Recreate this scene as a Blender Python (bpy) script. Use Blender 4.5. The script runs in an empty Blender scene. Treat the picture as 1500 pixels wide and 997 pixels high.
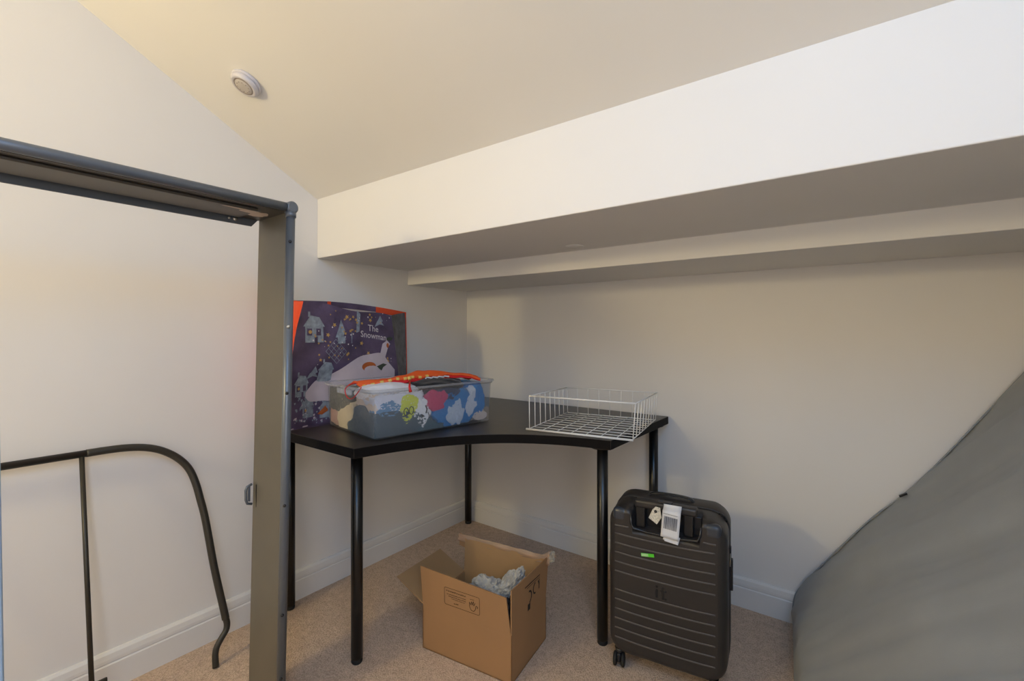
import bpy, bmesh, math, random
from mathutils import Vector, Matrix, noise
R = math.radians
C = bpy.context.scene.collection
sc = bpy.context.scene
random.seed(7)

# ---------------------------------------------------------------- camera, world, lights, exposure
cam = bpy.data.cameras.new('camera'); co = bpy.data.objects.new('camera', cam); C.objects.link(co)
cam.sensor_width = 36; cam.lens = 675/1500*36
cam.shift_y = -(498.5-487)/1500
co.location = (1.889, -2.085, 1.12)
fx, fy = -.596, .803
co.rotation_euler = (R(90), 0, math.atan2(-fx, fy))
cam.clip_start = .02
sc.camera = co
sc.view_settings.view_transform = 'Standard'; sc.view_settings.look = 'None'
sc.view_settings.gamma = 1; sc.view_settings.use_curve_mapping = False
sc.view_settings.exposure = 0.0
w = bpy.data.worlds.new('world'); sc.world = w; w.use_nodes = True
w.node_tree.nodes['Background'].inputs[0].default_value = (.62, .76, 1, 1)
w.node_tree.nodes['Background'].inputs[1].default_value = 1.0

def light(name, kind, loc, energy, col, size=.1, size_y=None, target=None):
    l = bpy.data.lights.new(name, kind); l.energy = energy; l.color = col
    o = bpy.data.objects.new(name, l); C.objects.link(o); o.location = loc
    if kind == 'AREA':
        l.shape = 'RECTANGLE'; l.size = size; l.size_y = size_y or size
    else: l.shadow_soft_size = size
    if target is not None:
        o.rotation_euler = (Vector(target)-Vector(loc)).to_track_quat('-Z', 'Y').to_euler()
    return o
# assumed warm lamp, out of view, behind and left of the photographer
light('assumed_warm_lamp', 'POINT', (.35, -3.15, 1.64), 29, (1, .81, .42), .07)
# assumed daylight: area lamp added at the solid right wall, behind the photographer
light('assumed_daylight', 'AREA', (2.735, -2.5, 1.3), 22, (.94, .92, .94), 1.0, 1.6, (0, -1.8, 1.0))
# added blue fill lamp, high on the right; the ceiling has no window
light('blue_fill', 'AREA', (2.2, -2.45, 2.3), 14.5, (.04, .42, 1), .7, .7, (1.2, -1.2, 1.0))

# ---------------------------------------------------------------- materials
def mat(name, col, rough=.6, metal=0, spec=.5, bump=None, var=None, coat=0, sheen=0):
    m = bpy.data.materials.new(name); m.use_nodes = True
    nt = m.node_tree; b = nt.nodes['Principled BSDF']
    b.inputs['Base Color'].default_value = (*col, 1); b.inputs['Roughness'].default_value = rough
    b.inputs['Metallic'].default_value = metal; b.inputs['Specular IOR Level'].default_value = spec
    b.inputs['Coat Weight'].default_value = coat; b.inputs['Sheen Weight'].default_value = sheen
    tc = nt.nodes.new('ShaderNodeTexCoord')
    if bump:
        sc_, st, dist = bump
        n = nt.nodes.new('ShaderNodeTexNoise'); n.inputs['Scale'].default_value = sc_; n.inputs['Detail'].default_value = 5
        bp = nt.nodes.new('ShaderNodeBump'); bp.inputs['Strength'].default_value = st; bp.inputs['Distance'].default_value = dist
        nt.links.new(tc.outputs['Object'], n.inputs['Vector']); nt.links.new(n.outputs['Fac'], bp.inputs['Height'])
        nt.links.new(bp.outputs['Normal'], b.inputs['Normal'])
    if var:
        sc_, amt = var
        n = nt.nodes.new('ShaderNodeTexNoise'); n.inputs['Scale'].default_value = sc_; n.inputs['Detail'].default_value = 6
        cr = nt.nodes.new('ShaderNodeValToRGB')
        cr.color_ramp.elements[0].position = .3; cr.color_ramp.elements[1].position = .7
        cr.color_ramp.elements[0].color = (*[c*(1-amt) for c in col], 1)
        cr.color_ramp.elements[1].color = (*[min(1, c*(1+amt)) for c in col], 1)
        nt.links.new(tc.outputs['Object'], n.inputs['Vector']); nt.links.new(n.outputs['Fac'], cr.inputs['Fac'])
        nt.links.new(cr.outputs['Color'], b.inputs['Base Color'])
    return m

M = {}
M['wall'] = mat('wall_paint', (.81, .775, .73), .75, bump=(60, .04, .002), var=(3, .012))
M['ceil'] = mat('ceiling_paint', (.80, .775, .74), .8, bump=(50, .04, .002), var=(2, .012))
M['trim'] = mat('skirting_paint', (.77, .745, .71), .45, bump=(20, .03, .002))
M['desk'] = mat('black_brown_laminate', (.026, .020, .016), .33, spec=.5, bump=(90, .12, .001), var=(25, .25))
M['deskedge'] = mat('black_edge_band', (.006, .005, .005), .6, spec=.1)
M['leg'] = mat('black_leg_paint', (.006, .006, .006), .3, spec=.5)
M['legcap'] = mat('black_rubber', (.01, .01, .01), .7)
M['frame'] = mat('slate_grey_paint', (.125, .142, .165), .34, metal=.25, bump=(120, .05, .0005))
M['plate'] = mat('taupe_grey_paint', (.135, .122, .095), .42, metal=.2, bump=(14, .05, .002), var=(9, .06))
M['web'] = mat('dark_taupe_paint', (.062, .054, .044), .42, metal=.2)
M['rail'] = mat('dark_bronze_paint', (.040, .036, .028), .42, metal=.3)
M['steel'] = mat('bolt_steel', (.55, .55, .52), .3, metal=1)
M['white_wire'] = mat('white_coated_wire', (.78, .77, .74), .35)
M['mattress'] = mat('grey_fabric', (.30, .315, .32), .85, sheen=.15, bump=(420, .25, .0008), var=(7, .05))
M['black'] = mat('black_plastic', (.008, .008, .009), .4)
M['case'] = mat('charcoal_abs', (.027, .024, .023), .42, bump=(300, .12, .0004))
M['caserib'] = mat('charcoal_rib_sheen', (.085, .078, .075), .36)
M['casegloss'] = mat('black_gloss', (.016, .017, .02), .26)
M['guard'] = mat('slate_gloss', (.040, .046, .058), .28)
M['zip'] = mat('zip_tape', (.012, .012, .012), .8)
M['card'] = mat('cardboard', (.345, .19, .085), .8, bump=(35, .08, .002), var=(5, .05))
M['cardin'] = mat('cardboard_inside', (.37, .225, .105), .85, var=(6, .05))
M['ink'] = mat('box_ink', (.09, .045, .018), .8)
M['darkink'] = mat('dark_ink', (.012, .010, .008), .8)
M['crumple'] = mat('grey_packing_paper', (.44, .43, .405), .8, bump=(45, .5, .006), var=(25, .15))
M['paper'] = mat('white_paper', (.66, .66, .67), .7, bump=(60, .2, .003))
M['greyink'] = mat('grey_ink', (.10, .10, .11), .7)
M['green'] = mat('green_sticker', (.09, .62, .03), .5)
M['palegreen'] = mat('pale_green_print', (.42, .68, .32), .5)
M['plastic_white'] = mat('alarm_plastic', (.62, .585, .60), .4)
M['alarm_grey'] = mat('alarm_grille', (.52, .47, .43), .6)
M['alarm_dark'] = mat('alarm_slot', (.28, .23, .20), .7)
M['daylit_post'] = mat('white_blue_daylight', (.42, .56, .74), .35)  # white post tinted blue to carry the daylight on it
M['mark'] = mat('bare_metal_mark', (.55, .45, .37), .6)

def carpet():
    m = mat('beige_loop_carpet', (.36, .27, .195), .95, spec=.1)
    nt = m.node_tree; b = nt.nodes['Principled BSDF']; tc = nt.nodes.new('ShaderNodeTexCoord')
    v = nt.nodes.new('ShaderNodeTexVoronoi'); v.inputs['Scale'].default_value = 300
    mp = nt.nodes.new('ShaderNodeMapping'); mp.inputs['Rotation'].default_value = (0, 0, R(38)); mp.inputs['Scale'].default_value = (1, .55, 1)
    n = nt.nodes.new('ShaderNodeTexNoise'); n.inputs['Scale'].default_value = 40; n.inputs['Detail'].default_value = 8
    cr = nt.nodes.new('ShaderNodeValToRGB')
    cr.color_ramp.elements[0].color = (.82, .63, .48, 1); cr.color_ramp.elements[1].color = (.50, .365, .27, 1)
    cr.color_ramp.elements[0].position = .0; cr.color_ramp.elements[1].position = 1.0
    mx = nt.nodes.new('ShaderNodeMixRGB'); mx.blend_type = 'MULTIPLY'; mx.inputs[0].default_value = .55
    cr2 = nt.nodes.new('ShaderNodeValToRGB'); cr2.color_ramp.elements[0].position = .3; cr2.color_ramp.elements[1].position = .7
    cr2.color_ramp.elements[0].color = (.66, .63, .6, 1); cr2.color_ramp.elements[1].color = (1, 1, 1, 1)
    bp = nt.nodes.new('ShaderNodeBump'); bp.inputs['Strength'].default_value = .8; bp.inputs['Distance'].default_value = .003; bp.invert = True
    L = nt.links.new
    L(tc.outputs['Object'], mp.inputs['Vector']); L(mp.outputs['Vector'], v.inputs['Vector']); L(tc.outputs['Object'], n.inputs['Vector'])
    L(v.outputs['Distance'], cr.inputs['Fac']); L(n.outputs['Fac'], cr2.inputs['Fac'])
    L(cr.outputs['Color'], mx.inputs[1]); L(cr2.outputs['Color'], mx.inputs[2]); L(mx.outputs[0], b.inputs['Base Color'])
    L(v.outputs['Distance'], bp.inputs['Height']); L(bp.outputs['Normal'], b.inputs['Normal'])
    return m
M['carpet'] = carpet()

def clear(name, tint, alpha, rough=.12, dc=(.75, .76, .78)):
    m = bpy.data.materials.new(name); m.use_nodes = True; nt = m.node_tree; nt.nodes.clear()
    o = nt.nodes.new('ShaderNodeOutputMaterial'); t = nt.nodes.new('ShaderNodeBsdfTransparent')
    t.inputs[0].default_value = (*tint, 1)
    d = nt.nodes.new('ShaderNodeBsdfDiffuse'); d.inputs[0].default_value = (*dc, 1)
    g = nt.nodes.new('ShaderNodeBsdfGlossy'); g.inputs['Roughness'].default_value = rough
    fr = nt.nodes.new('ShaderNodeFresnel'); fr.inputs[0].default_value = 1.45
    tl_ = nt.nodes.new('ShaderNodeBsdfTranslucent'); tl_.inputs[0].default_value = (*dc, 1); ad = nt.nodes.new('ShaderNodeAddShader')
    m1 = nt.nodes.new('ShaderNodeMixShader'); m1.inputs[0].default_value = alpha
    m2 = nt.nodes.new('ShaderNodeMixShader')
    L = nt.links.new
    L(t.outputs[0], m1.inputs[1]); nt.links.new(d.outputs[0], ad.inputs[0]); nt.links.new(tl_.outputs[0], ad.inputs[1]); L(ad.outputs[0], m1.inputs[2]); mm = nt.nodes.new('ShaderNodeMath'); mm.operation = 'MULTIPLY'; mm.inputs[1].default_value = .45; L(fr.outputs[0], mm.inputs[0]); L(mm.outputs[0], m2.inputs[0])
    L(m1.outputs[0], m2.inputs[1]); L(g.outputs[0], m2.inputs[2]); L(m2.outputs[0], o.inputs[0])
    return m
M['clear'] = clear('clear_plastic', (.98, .985, .99), .085)
M['clear_rim'] = clear('clear_plastic_rim', (.985, .99, .995), .17)
M['tape'] = clear('clear_tape', (.97, .93, .88), .30, .2, (.60, .46, .35))

# ---------------------------------------------------------------- mesh helpers
class MB:
    def __init__(s): s.bm = bmesh.new(); s.mi = 0
    def v(s, p): return s.bm.verts.new(Vector(p))
    def f(s, vs, smooth=False):
        try: fc = s.bm.faces.new(vs)
        except ValueError: return None
        fc.material_index = s.mi; fc.smooth = smooth; return fc
    def box(s, lo, hi, bev=0, mtx=None, seg=2):
        x0, y0, z0 = lo; x1, y1, z1 = hi
        vs = [s.v(p) for p in ((x0,y0,z0),(x1,y0,z0),(x1,y1,z0),(x0,y1,z0),(x0,y0,z1),(x1,y0,z1),(x1,y1,z1),(x0,y1,z1))]
        fs = [s.f([vs[i] for i in q]) for q in ((3,2,1,0),(4,5,6,7),(0,1,5,4),(1,2,6,5),(2,3,7,6),(3,0,4,7))]
        es = list({e for fc in fs for e in fc.edges})
        allv = vs
        if bev:
            r = bmesh.ops.bevel(s.bm, geom=es, offset=bev, segments=seg, affect='EDGES', profile=.5)
            allv = list({v for fc in r['faces'] for v in fc.verts} | {v for v in vs if v.is_valid})
            for fc in r['faces']: fc.material_index = s.mi; fc.smooth = True
        if mtx is not None:
            for v in allv: v.co = mtx @ v.co
    def tube(s, pts, r, n=12, caps=True, flat=None, closed=False):
        pts = [Vector(p) for p in pts]; N = len(pts)
        rs = r if isinstance(r, (list, tuple)) else [r]*N
        up = None; rings = []
        for i, p in enumerate(pts):
            if closed: t = pts[(i+1) % N]-pts[i-1]
            else: t = pts[min(i+1, N-1)]-pts[max(i-1, 0)]
            t.normalize()
            if up is None:
                a = Vector((0, 0, 1)) if abs(t.z) < .9 else Vector((1, 0, 0))
                up = (a-t*a.dot(t)).normalized()
            else:
                up = (up-t*up.dot(t)).normalized()
            b = t.cross(up)
            fl = flat or (1, 1)
            rings.append([s.v(p+(up*math.cos(2*math.pi*k/n)*fl[0]+b*math.sin(2*math.pi*k/n)*fl[1])*rs[i]) for k in range(n)])
        for i in range(N if closed else N-1):
            A, B = rings[i], rings[(i+1) % N]
            for k in range(n): s.f([A[k], A[(k+1) % n], B[(k+1) % n], B[k]], True)
        if caps and not closed:
            s.f(rings[0][::-1]); s.f(rings[-1])
    def cyl(s, a, b, r, n=24, r2=None): s.tube([a, b], [r, r2 if r2 is not None else r], n)
    def lathe(s, prof, mtx, n=40):
        rings = []
        for r, h in prof:
            if r < 1e-6: rings.append([s.v(mtx @ Vector((0, 0, h)))])
            else: rings.append([s.v(mtx @ Vector((r*math.cos(2*math.pi*k/n), r*math.sin(2*math.pi*k/n), h))) for k in range(n)])
        for A, B in zip(rings, rings[1:]):
            for k in range(n):
                k2 = (k+1) % n
                if len(A) == 1 and len(B) > 1: s.f([A[0], B[k], B[k2]], True)
                elif len(B) == 1 and len(A) > 1: s.f([A[k], A[k2], B[0]], True)
                elif len(A) > 1: s.f([A[k], A[k2], B[k2], B[k]], True)
    def grid(s, fn, nu, nv, smooth=True):
        g = [[s.v(fn(i/nu, j/nv)) for j in range(nv+1)] for i in range(nu+1)]
        for i in range(nu):
            for j in range(nv): s.f([g[i][j], g[i+1][j], g[i+1][j+1], g[i][j+1]], smooth)
        return g
    def poly(s, pts, fn=None):
        s.f([s.v(fn(*p) if fn else p) for p in pts])
    def prism(s, pts, h0, h1, bev=0):      # plan outline extruded in z
        lo = [s.v((p[0], p[1], h0)) for p in pts]; hi = [s.v((p[0], p[1], h1)) for p in pts]
        n = len(pts); fs = [s.f(lo[::-1]), s.f(hi)]
        for i in range(n): fs.append(s.f([lo[i], lo[(i+1) % n], hi[(i+1) % n], hi[i]]))
        return fs
    def build(s, name, mats, parent=None, mtx=None, recalc=True, solid=0):
        if recalc: bmesh.ops.recalc_face_normals(s.bm, faces=s.bm.faces[:])
        me = bpy.data.meshes.new(name); s.bm.to_mesh(me); s.bm.free()
        for m in (mats if isinstance(mats, (list, tuple)) else [mats]): me.materials.append(m)
        o = bpy.data.objects.new(name, me); C.objects.link(o)
        if parent: o.parent = parent
        if mtx is not None: o.matrix_local = mtx
        if solid:
            md = o.modifiers.new('thickness', 'SOLIDIFY'); md.thickness = solid; md.offset = 0
        return o

def thing(name, label, cat, loc=(0, 0, 0), rz=0, group=None):
    o = bpy.data.objects.new(name, None); C.objects.link(o); o.location = loc; o.rotation_euler = (0, 0, rz)
    o.empty_display_size = .1
    return tag(o, label, cat, group)
def tag(o, label, cat, group=None):
    o['label'] = label; o['category'] = cat
    if group: o['group'] = group
    return o
def struct(o): o['kind'] = 'structure'; return o

def text2d(body, size):
    cu = bpy.data.curves.new('t', 'FONT'); cu.body = body; cu.size = size; cu.align_x = 'CENTER'; cu.resolution_u = 2
    o = bpy.data.objects.new('t', cu); C.objects.link(o)
    dg = bpy.context.evaluated_depsgraph_get(); me = bpy.data.meshes.new_from_object(o.evaluated_get(dg))
    out = ([tuple(v.co[:2]) for v in me.vertices], [tuple(p.vertices) for p in me.polygons])
    bpy.data.objects.remove(o); bpy.data.meshes.remove(me); bpy.data.curves.remove(cu)
    return out
def add_text(mb, body, size, fn):
    vs, fs = text2d(body, size)
    V = [mb.v(fn(x, y)) for x, y in vs]
    for f in fs: mb.f([V[i] for i in f])
def bez(p0, p1, p2, p3, n):
    out = []
    for i in range(n+1):
        t = i/n; a = (1-t)
        out.append(tuple(a**3*q0+3*a*a*t*q1+3*a*t*t*q2+t**3*q3 for q0, q1, q2, q3 in zip(p0, p1, p2, p3)))
    return out
def catmull(P, n=6):
    P = [Vector(p) for p in P]; out = []
    for i in range(len(P)-1):
        a, b, c, d = P[max(i-1, 0)], P[i], P[i+1], P[min(i+2, len(P)-1)]
        for k in range(n):
            t = k/n
            out.append(.5*((2*b)+(c-a)*t+(2*a-5*b+4*c-d)*t*t+(3*b-a-3*c+d)*t**3))
    out.append(P[-1]); return out

# ---------------------------------------------------------------- the room
XR, YF = 2.78, -3.30
YB, ZB, ZT = -.972, 1.445, 1.703       # bulkhead front, its underside, its top
YS, ZS = -.463, 1.370                  # inner step
SL = .542                              # roof slope
YK = -2.75; ZK = ZT+SL*(YB-YK)
TH = .12
m = MB(); m.box((-TH, YF-TH, -.1), (XR+TH, TH, 0)); struct(m.build('floor', M['carpet']))
# gable wall on the left: follows the slope
def side_wall(name, x0, x1):
    m = MB(); pts = [(YF, 0), (0, 0), (0, 1.72), (YB, ZT+.02), (YK, ZK+.02), (YF, ZK+.02)]
    a = [m.v((x0, y, z)) for y, z in pts]; b = [m.v((x1, y, z)) for y, z in pts]
    m.f(a[::-1]); m.f(b)
    for i in range(len(pts)): m.f([a[i], a[(i+1) % 6], b[(i+1) % 6], b[i]])
    struct(m.build(name, M['wall']))
side_wall('wall_left', -TH, 0); side_wall('wall_right', XR, XR+TH)
m = MB(); m.box((-TH, 0, 0), (XR+TH, TH, 1.72)); struct(m.build('wall_back', M['wall']))
m = MB(); m.box((0, YF-TH, 0), (XR, YF, ZK+.02)); struct(m.build('wall_front', M['wall']))
# assumed window frame added around the daylight lamp, right wall, beside the photographer
m = MB()
for y0, y1, z0_, z1_ in ((-3.05, -3.0, .5, 2.1), (-2.0, -1.95, .5, 2.1), (-3.0, -2.0, .45, .5), (-3.0, -2.0, 2.1, 2.15)):
    m.box((XR-.03, y0, z0_), (XR, y1, z1_))
struct(m.build('assumed_window_1', M['trim']))
# sloping ceiling + flat part behind
m = MB(); pts = [(YB-.0, ZT), (YK, ZK), (YF-TH, ZK), (YF-TH, ZK+TH), (YK, ZK+TH), (YB+.1, ZT+TH)]
a = [m.v((-TH, y, z)) for y, z in pts]; b = [m.v((XR+TH, y, z)) for y, z in pts]
m.f(a[::-1]); m.f(b)
for i in range(len(pts)): m.f([a[i], a[(i+1) % 6], b[(i+1) % 6], b[i]])
struct(m.build('ceiling', M['ceil']))
# bulkhead beam with its two steps
m = MB(); pts = [(YB, ZB), (YS, ZB), (YS, ZS), (0, ZS), (0, 1.82), (YB, 1.82)]
a = [m.v((0, y, z)) for y, z in pts]; b = [m.v((XR, y, z)) for y, z in pts]
m.f(a[::-1]); m.f(b)
for i in range(len(pts)): m.f([a[i], a[(i+1) % 6], b[(i+1) % 6], b[i]])
bk = struct(m.build('trim_1', M['ceil']))
md = bk.modifiers.new('bevel', 'BEVEL'); md.width = .003; md.segments = 2
m = MB(); m.lathe([(0, .0), (.033, 0), (.035, -.002), (.033, -.004), (0, -.0045)], Matrix.Translation((1.049, -.56, ZB)), 32)
o = struct(m.build('trim_2', M['ceil']))

def skirting(name, axis, a0, a1, sgn):
    prof = [(0, 0), (.018, 0), (.018, .079), (.0145, .083), (.0165, .087), (.0165, .096), (.014, .112), (.008, .119), (0, .119)]
    m = MB()
    def P(a, d, z): return (d, a, z) if axis == 'y' else (a, -d, z)
    A = [m.v(P(a0, d*1, z)) for d, z in prof]; B = [m.v(P(a1, d, z)) for d, z in prof]; n = len(prof)
    m.f(A); m.f(B[::-1])
    for i in range(n): m.f([A[i], A[(i+1) % n], B[(i+1) % n], B[i]])
    return struct(m.build(name, M['trim']))
skirting('baseboard_left', 'y', YF, 0, 1); skirting('baseboard_back', 'x', .0, XR, -1)
# slim post with blue daylight put into its colour, chest high and a little off plumb, next to the photographer
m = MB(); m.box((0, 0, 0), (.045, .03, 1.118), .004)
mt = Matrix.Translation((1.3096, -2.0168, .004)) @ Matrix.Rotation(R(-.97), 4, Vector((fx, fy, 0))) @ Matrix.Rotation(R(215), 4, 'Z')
struct(m.build('trim_3', M['daylit_post'], None, mt))

# ---------------------------------------------------------------- corner desk
desk = thing('corner_desk', 'black-brown corner desk with curved front edge and round black legs', 'desk', (0, 0, 0))
zt, th = .747, .033
curve = bez((.60, -1.20), (.66, -.93), (.80, -.66), (1.215, -.606), 28)
plan = [(.022, -.022), (.022, -1.20)] + curve + [(1.225, -.022)]
m = MB(); fs = m.prism(plan, zt-th, zt)
bmesh.ops.recalc_face_normals(m.bm, faces=m.bm.faces[:])
for fc in m.bm.faces:
    if abs(fc.normal.z) < .5: fc.material_index = 1
es = [e for e in m.bm.edges if len(e.link_faces) == 2 and e.calc_face_angle(0) > .8]
bmesh.ops.bevel(m.bm, geom=es, offset=.0012, segments=2, affect='EDGES')
m.build('tabletop', [M['desk'], M['deskedge']], desk)
for x, y in ((.065, -.06), (.050, -1.12), (.530, -1.140), (1.160, -.555), (1.172, -.062)):
    m = MB(); m.cyl((x, y, .016), (x, y, zt-th-.006), .0195, 32)
    m.tube([(x, y, zt-th-.008), (x, y, zt-th)], .042, 32)
    lg = m.build('leg', M['leg'], desk)
    m = MB(); m.lathe([(0, 0), (.0165, 0), (.0185, .003), (.0185, .014), (.016, .017), (0, .017)], Matrix.Translation((x, y, 0)), 28)
    m.build('foot', M['legcap'], lg)

# ---------------------------------------------------------------- bed side frame (standing on end)
bf = thing('bed_frame', 'grey metal bed frame standing upright, wide flat rail and round edge tube', 'bed frame', (.56, -1.40, 0))
BO = Vector((.56, -1.40, 0))
def W(p): return Vector(p)-BO
xt, xw = .562, .375
yT, yBm = -1.386, -1.4175           # post at top and bottom
zR = 1.486
def py(z): return yBm+(yT-yBm)*z/zR
m = MB(); m.tube([W((xt, py(0), 0)), W((xt, py(zR), zR-.005))], .0125, 20)
post_t = m.build('post_tube', M['frame'], bf)
m = MB()                                    # ball shaped corner fitting
m.tube([W((xt-.022, yT, zR)), W((xt-.016, yT, zR)), W((xt+.010, yT, zR)), W((xt+.014, yT, zR))], [.013, .0175, .0175, .013], 24)
m.tube([W((xt, yT, zR-.028)), W((xt, yT, zR-.012))], .0145, 20)
m.build('corner_cap', M['frame'], bf)
m = MB()                                    # wide post plate with turned lips
A = [(xw, -.004), (xw, .014), (xw+.004, .014), (xw+.004, .0), (xt-.010, .0), (xt-.010, -.004)]
lo = [m.v(W((x, py(0)+d, 0))) for x, d in A]; hi = [m.v(W((x, py(zR)+d, zR-.009))) for x, d in A]
m.f(lo[::-1]); m.f(hi)
for i in range(6): m.f([lo[i], lo[(i+1) % 6], hi[(i+1) % 6], hi[i]])
pp = m.build('post_plate', M['plate'], bf); pp['label'] = 'taupe grey flat plate'
yE = -2.42
m = MB(); m.tube([W((xt, yT, zR)), W((xt, yE, zR))], .0125, 20); m.build('rail_tube', M['frame'], bf)
m = MB()                                    # rail: flat web under the tube, hanging flange on the wall side
m.box(tuple(W((xw, yE, zR-.012))), tuple(W((xt-.008, yT-.001, zR-.008))))
m.box(tuple(W((xw+.030, yE, zR-.020))), tuple(W((xt-.035, yT-.075, zR-.012))), .003)
m.build('rail_plate', M['web'], bf)
m = MB()                                    # flange with chamfered end
z1, z0 = zR-.004, zR-.034
fl = [(yE, z1), (yE, z0), (yT-.028, z0), (yT-.002, z1)]
a = [m.v(W((xw-.002, y, z))) for y, z in fl]; b = [m.v(W((xw+.003, y, z))) for y, z in fl]
m.f(a); m.f(b[::-1])
for i in range(4): m.f([a[i], a[(i+1) % 4], b[(i+1) % 4], b[i]])
fg = m.build('flange', M['frame'], bf)
for yy, r in ((-1.478, .0042), (-1.461, .0062)):
    m = MB(); m.lathe([(0, .003), (r*.8, .003), (r, .0)], Matrix.Translation(W((xw+.003, yy, zR-.020))) @ Matrix.Rotation(R(90), 4, 'Y'), 18)
    q = m.build('rivet', M['steel'], fg); q['label'] = 'shiny rivet head'
m = MB()                                    # bare spots where the paint rubbed off
for cx, cy, rx, ry, sd in ((.50, -1.47, .012, .030, 1), (.455, -1.43, .030, .028, 2), (.515, -1.50, .006, .05, 3)):
    m.poly([tuple(W((cx+rx*(1+.35*noise.noise((math.cos(a_)*1.5, math.sin(a_)*1.5, sd)))*math.cos(a_), cy+ry*(1+.35*noise.noise((math.cos(a_)*2, math.sin(a_)*2, sd+5)))*math.sin(a_), zR-.0206 if cy < -1.462 else zR-.0124))) for a_ in [k*2*math.pi/20 for k in range(20)]])
m.build('worn_patch', M['mark'], bf)
for z in (1.385, 1.137, .945, .622, .31, .13):
    m = MB(); m.lathe([(0, .003), (.003, .003), (.0045, .001), (.0045, -.002)], Matrix.Translation(W((xt+.011, py(z)-.006, z))) @ Matrix.Rotation(R(90), 4, 'Y') @ Matrix.Rotation(R(30), 4, 'X'), 16)
    m.build('bolt', M['black'] if z != 1.137 else M['steel'], bf)
# catch bracket on the plate edge
m = MB(); yb = py(.61)
m.tube([W((xw-.003, yb-.006, .645)), W((xw-.003, yb-.020, .640)), W((xw-.003, yb-.024, .63)), W((xw-.003, yb-.024, .60)), W((xw-.003, yb-.020, .588)), W((xw-.003, yb-.006, .583))], .004, 10)
m.box(tuple(W((xw-.012, yb-.016, .592))), tuple(W((xw-.002, yb-.010, .640))), .002)
m.build('catch', M['frame'], bf)
m = MB(); m.box(tuple(W((xw+.020, yb-.0050, .578))), tuple(W((xw+.0235, yb-.0042, .648)))); m.build('slot', M['black'], bf)
# far end of the frame
m = MB(); m.tube([W((xt, yE, 0)), W((xt, yE, zR))], .0125, 16); m.build('post_tube', M['frame'], bf)

# ---------------------------------------------------------------- curved headboard rail leaning on the left wall
hb = thing('headboard_rail', 'thin dark metal headboard rail with bent corner leaning against the left wall', 'headboard', (.16, -1.44, 0))
HO = Vector((.16, -1.44, 0))
def pxl(z): return .034+.187*(.757-z)
path = [(-1.735, .757), (-1.69, .757), (-1.645, .755), (-1.60, .748), (-1.560, .734), (-1.525, .712), (-1.495, .683), (-1.473, .648), (-1.458, .60), (-1.448, .545), (-1.437, .474), (-1.421, .311), (-1.402, .168), (-1.398, .135)]
P3 = [Vector((pxl(z), y, z))-HO for y, z in path]
m = MB(); m.tube(catmull(P3, 5), .0115, 16); m.build('bent_tube', M['rail'], hb)
m = MB(); m.tube([Vector((pxl(.757), -1.735, .757))-HO, Vector((pxl(.757), -2.75, .757))-HO], .0105, 16); m.build('top_tube', M['rail'], hb)
m = MB(); pth = [Vector((pxl(z), y, z))-HO for y, z in ((-1.398, .138), (-1.395, .118), (-1.400, .098), (-1.418, .078), (-1.432, .058), (-1.437, .035), (-1.438, .002))]
m.tube(catmull(pth, 5), .0105, 14, flat=(.8, .95)); m.build('foot', M['rail'], hb)
for yy in (-1.746, -2.10, -2.45):
    m = MB(); m.tube([Vector((pxl(.75)+.002, yy, .75))-HO, Vector((pxl(.06), yy, .06))-HO], .0063, 12); m.build('rod', M['rail'], hb)
m = MB(); m.tube([Vector((pxl(.125), -1.75, .10))-HO, Vector((pxl(.125), -2.75, .10))-HO], .008, 12)
m.box(tuple(Vector((pxl(.12)-.004, -1.735, .095))-HO), tuple(Vector((pxl(.12)+.004, -1.712, .124))-HO), .002)
m.build('lower_tube', M['rail'], hb)

# ---------------------------------------------------------------- mattress leaning on the right
mt_ = thing('mattress', 'grey fabric covered mattress leaning in the right corner on its long side', 'mattress', (1.75, 0, 0))
prof = [(1.700, .004), (1.699, .045), (1.702, .09), (1.712, .128), (1.742, .181), (1.785, .246), (1.867, .367), (1.945, .475), (2.019, .561), (2.089, .657), (2.155, .758), (2.233, .882), (2.306, .999), (2.385, 1.12), (2.415, 1.15), (2.45, 1.155), (2.53, 1.10), (2.55, 1.07), (2.54, 1.03), (2.30, .68), (2.05, .30), (1.88, .05), (1.86, .01), (1.84, .002)]
# resample the profile
pv = [Vector((x, 0, z)) for x, z in prof]; cl = catmull(pv, 5)
m = MB(); NL = 150; Lm = 1.88
rings = []
cen = sum(cl, Vector())/len(cl)
for j in range(NL+1):
    s = (j/NL); yy = -s*Lm
    e = min(s, 1-s)*Lm; k = 1-.03*max(0, 1-e/.02)**2
    ring = []
    for i, p in enumerate(cl):
        q = cen+(p-cen)*k
        nrm = Vector(((cl[(i+1) % len(cl)]-cl[i-1]).z, 0, -(cl[(i+1) % len(cl)]-cl[i-1]).x)).normalized()*-1
        h = q.z
        # slanting soft creases spreading from the pulled corner seam
        a_ = h+1.35*yy; b_ = -yy+h*.6
        cre = .024*noise.noise((a_*4.0, b_*.9, 3.1))+.014*noise.noise((a_*9.5+1, b_*1.4, 7.7))+.004*noise.noise((a_*24, b_*2.5, 5.5))
        cre -= .010*math.exp(-((a_-.50)/.035)**2)*math.exp(yy*3.2)
        cre += .007*noise.noise((h*20+yy*9, yy*6, 1.3))*math.exp(yy*10)
        wgt = min(1, h/.06)*min(1, max(0, -yy+.006)/.02)
        q = q+nrm*cre*wgt if h > .01 else q
        ring.append(m.v((q.x-1.75-.1*yy, yy-.021, max(q.z, .002))))
    rings.append(ring)
n = len(cl)
for j in range(NL):
    for i in range(n): m.f([rings[j][i], rings[j][(i+1) % n], rings[j+1][(i+1) % n], rings[j+1][i]], True)
m.f(rings[0]); m.f(rings[-1][::-1])
m.build('cover', M['mattress'], mt_)
m = MB()
seam = []
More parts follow.
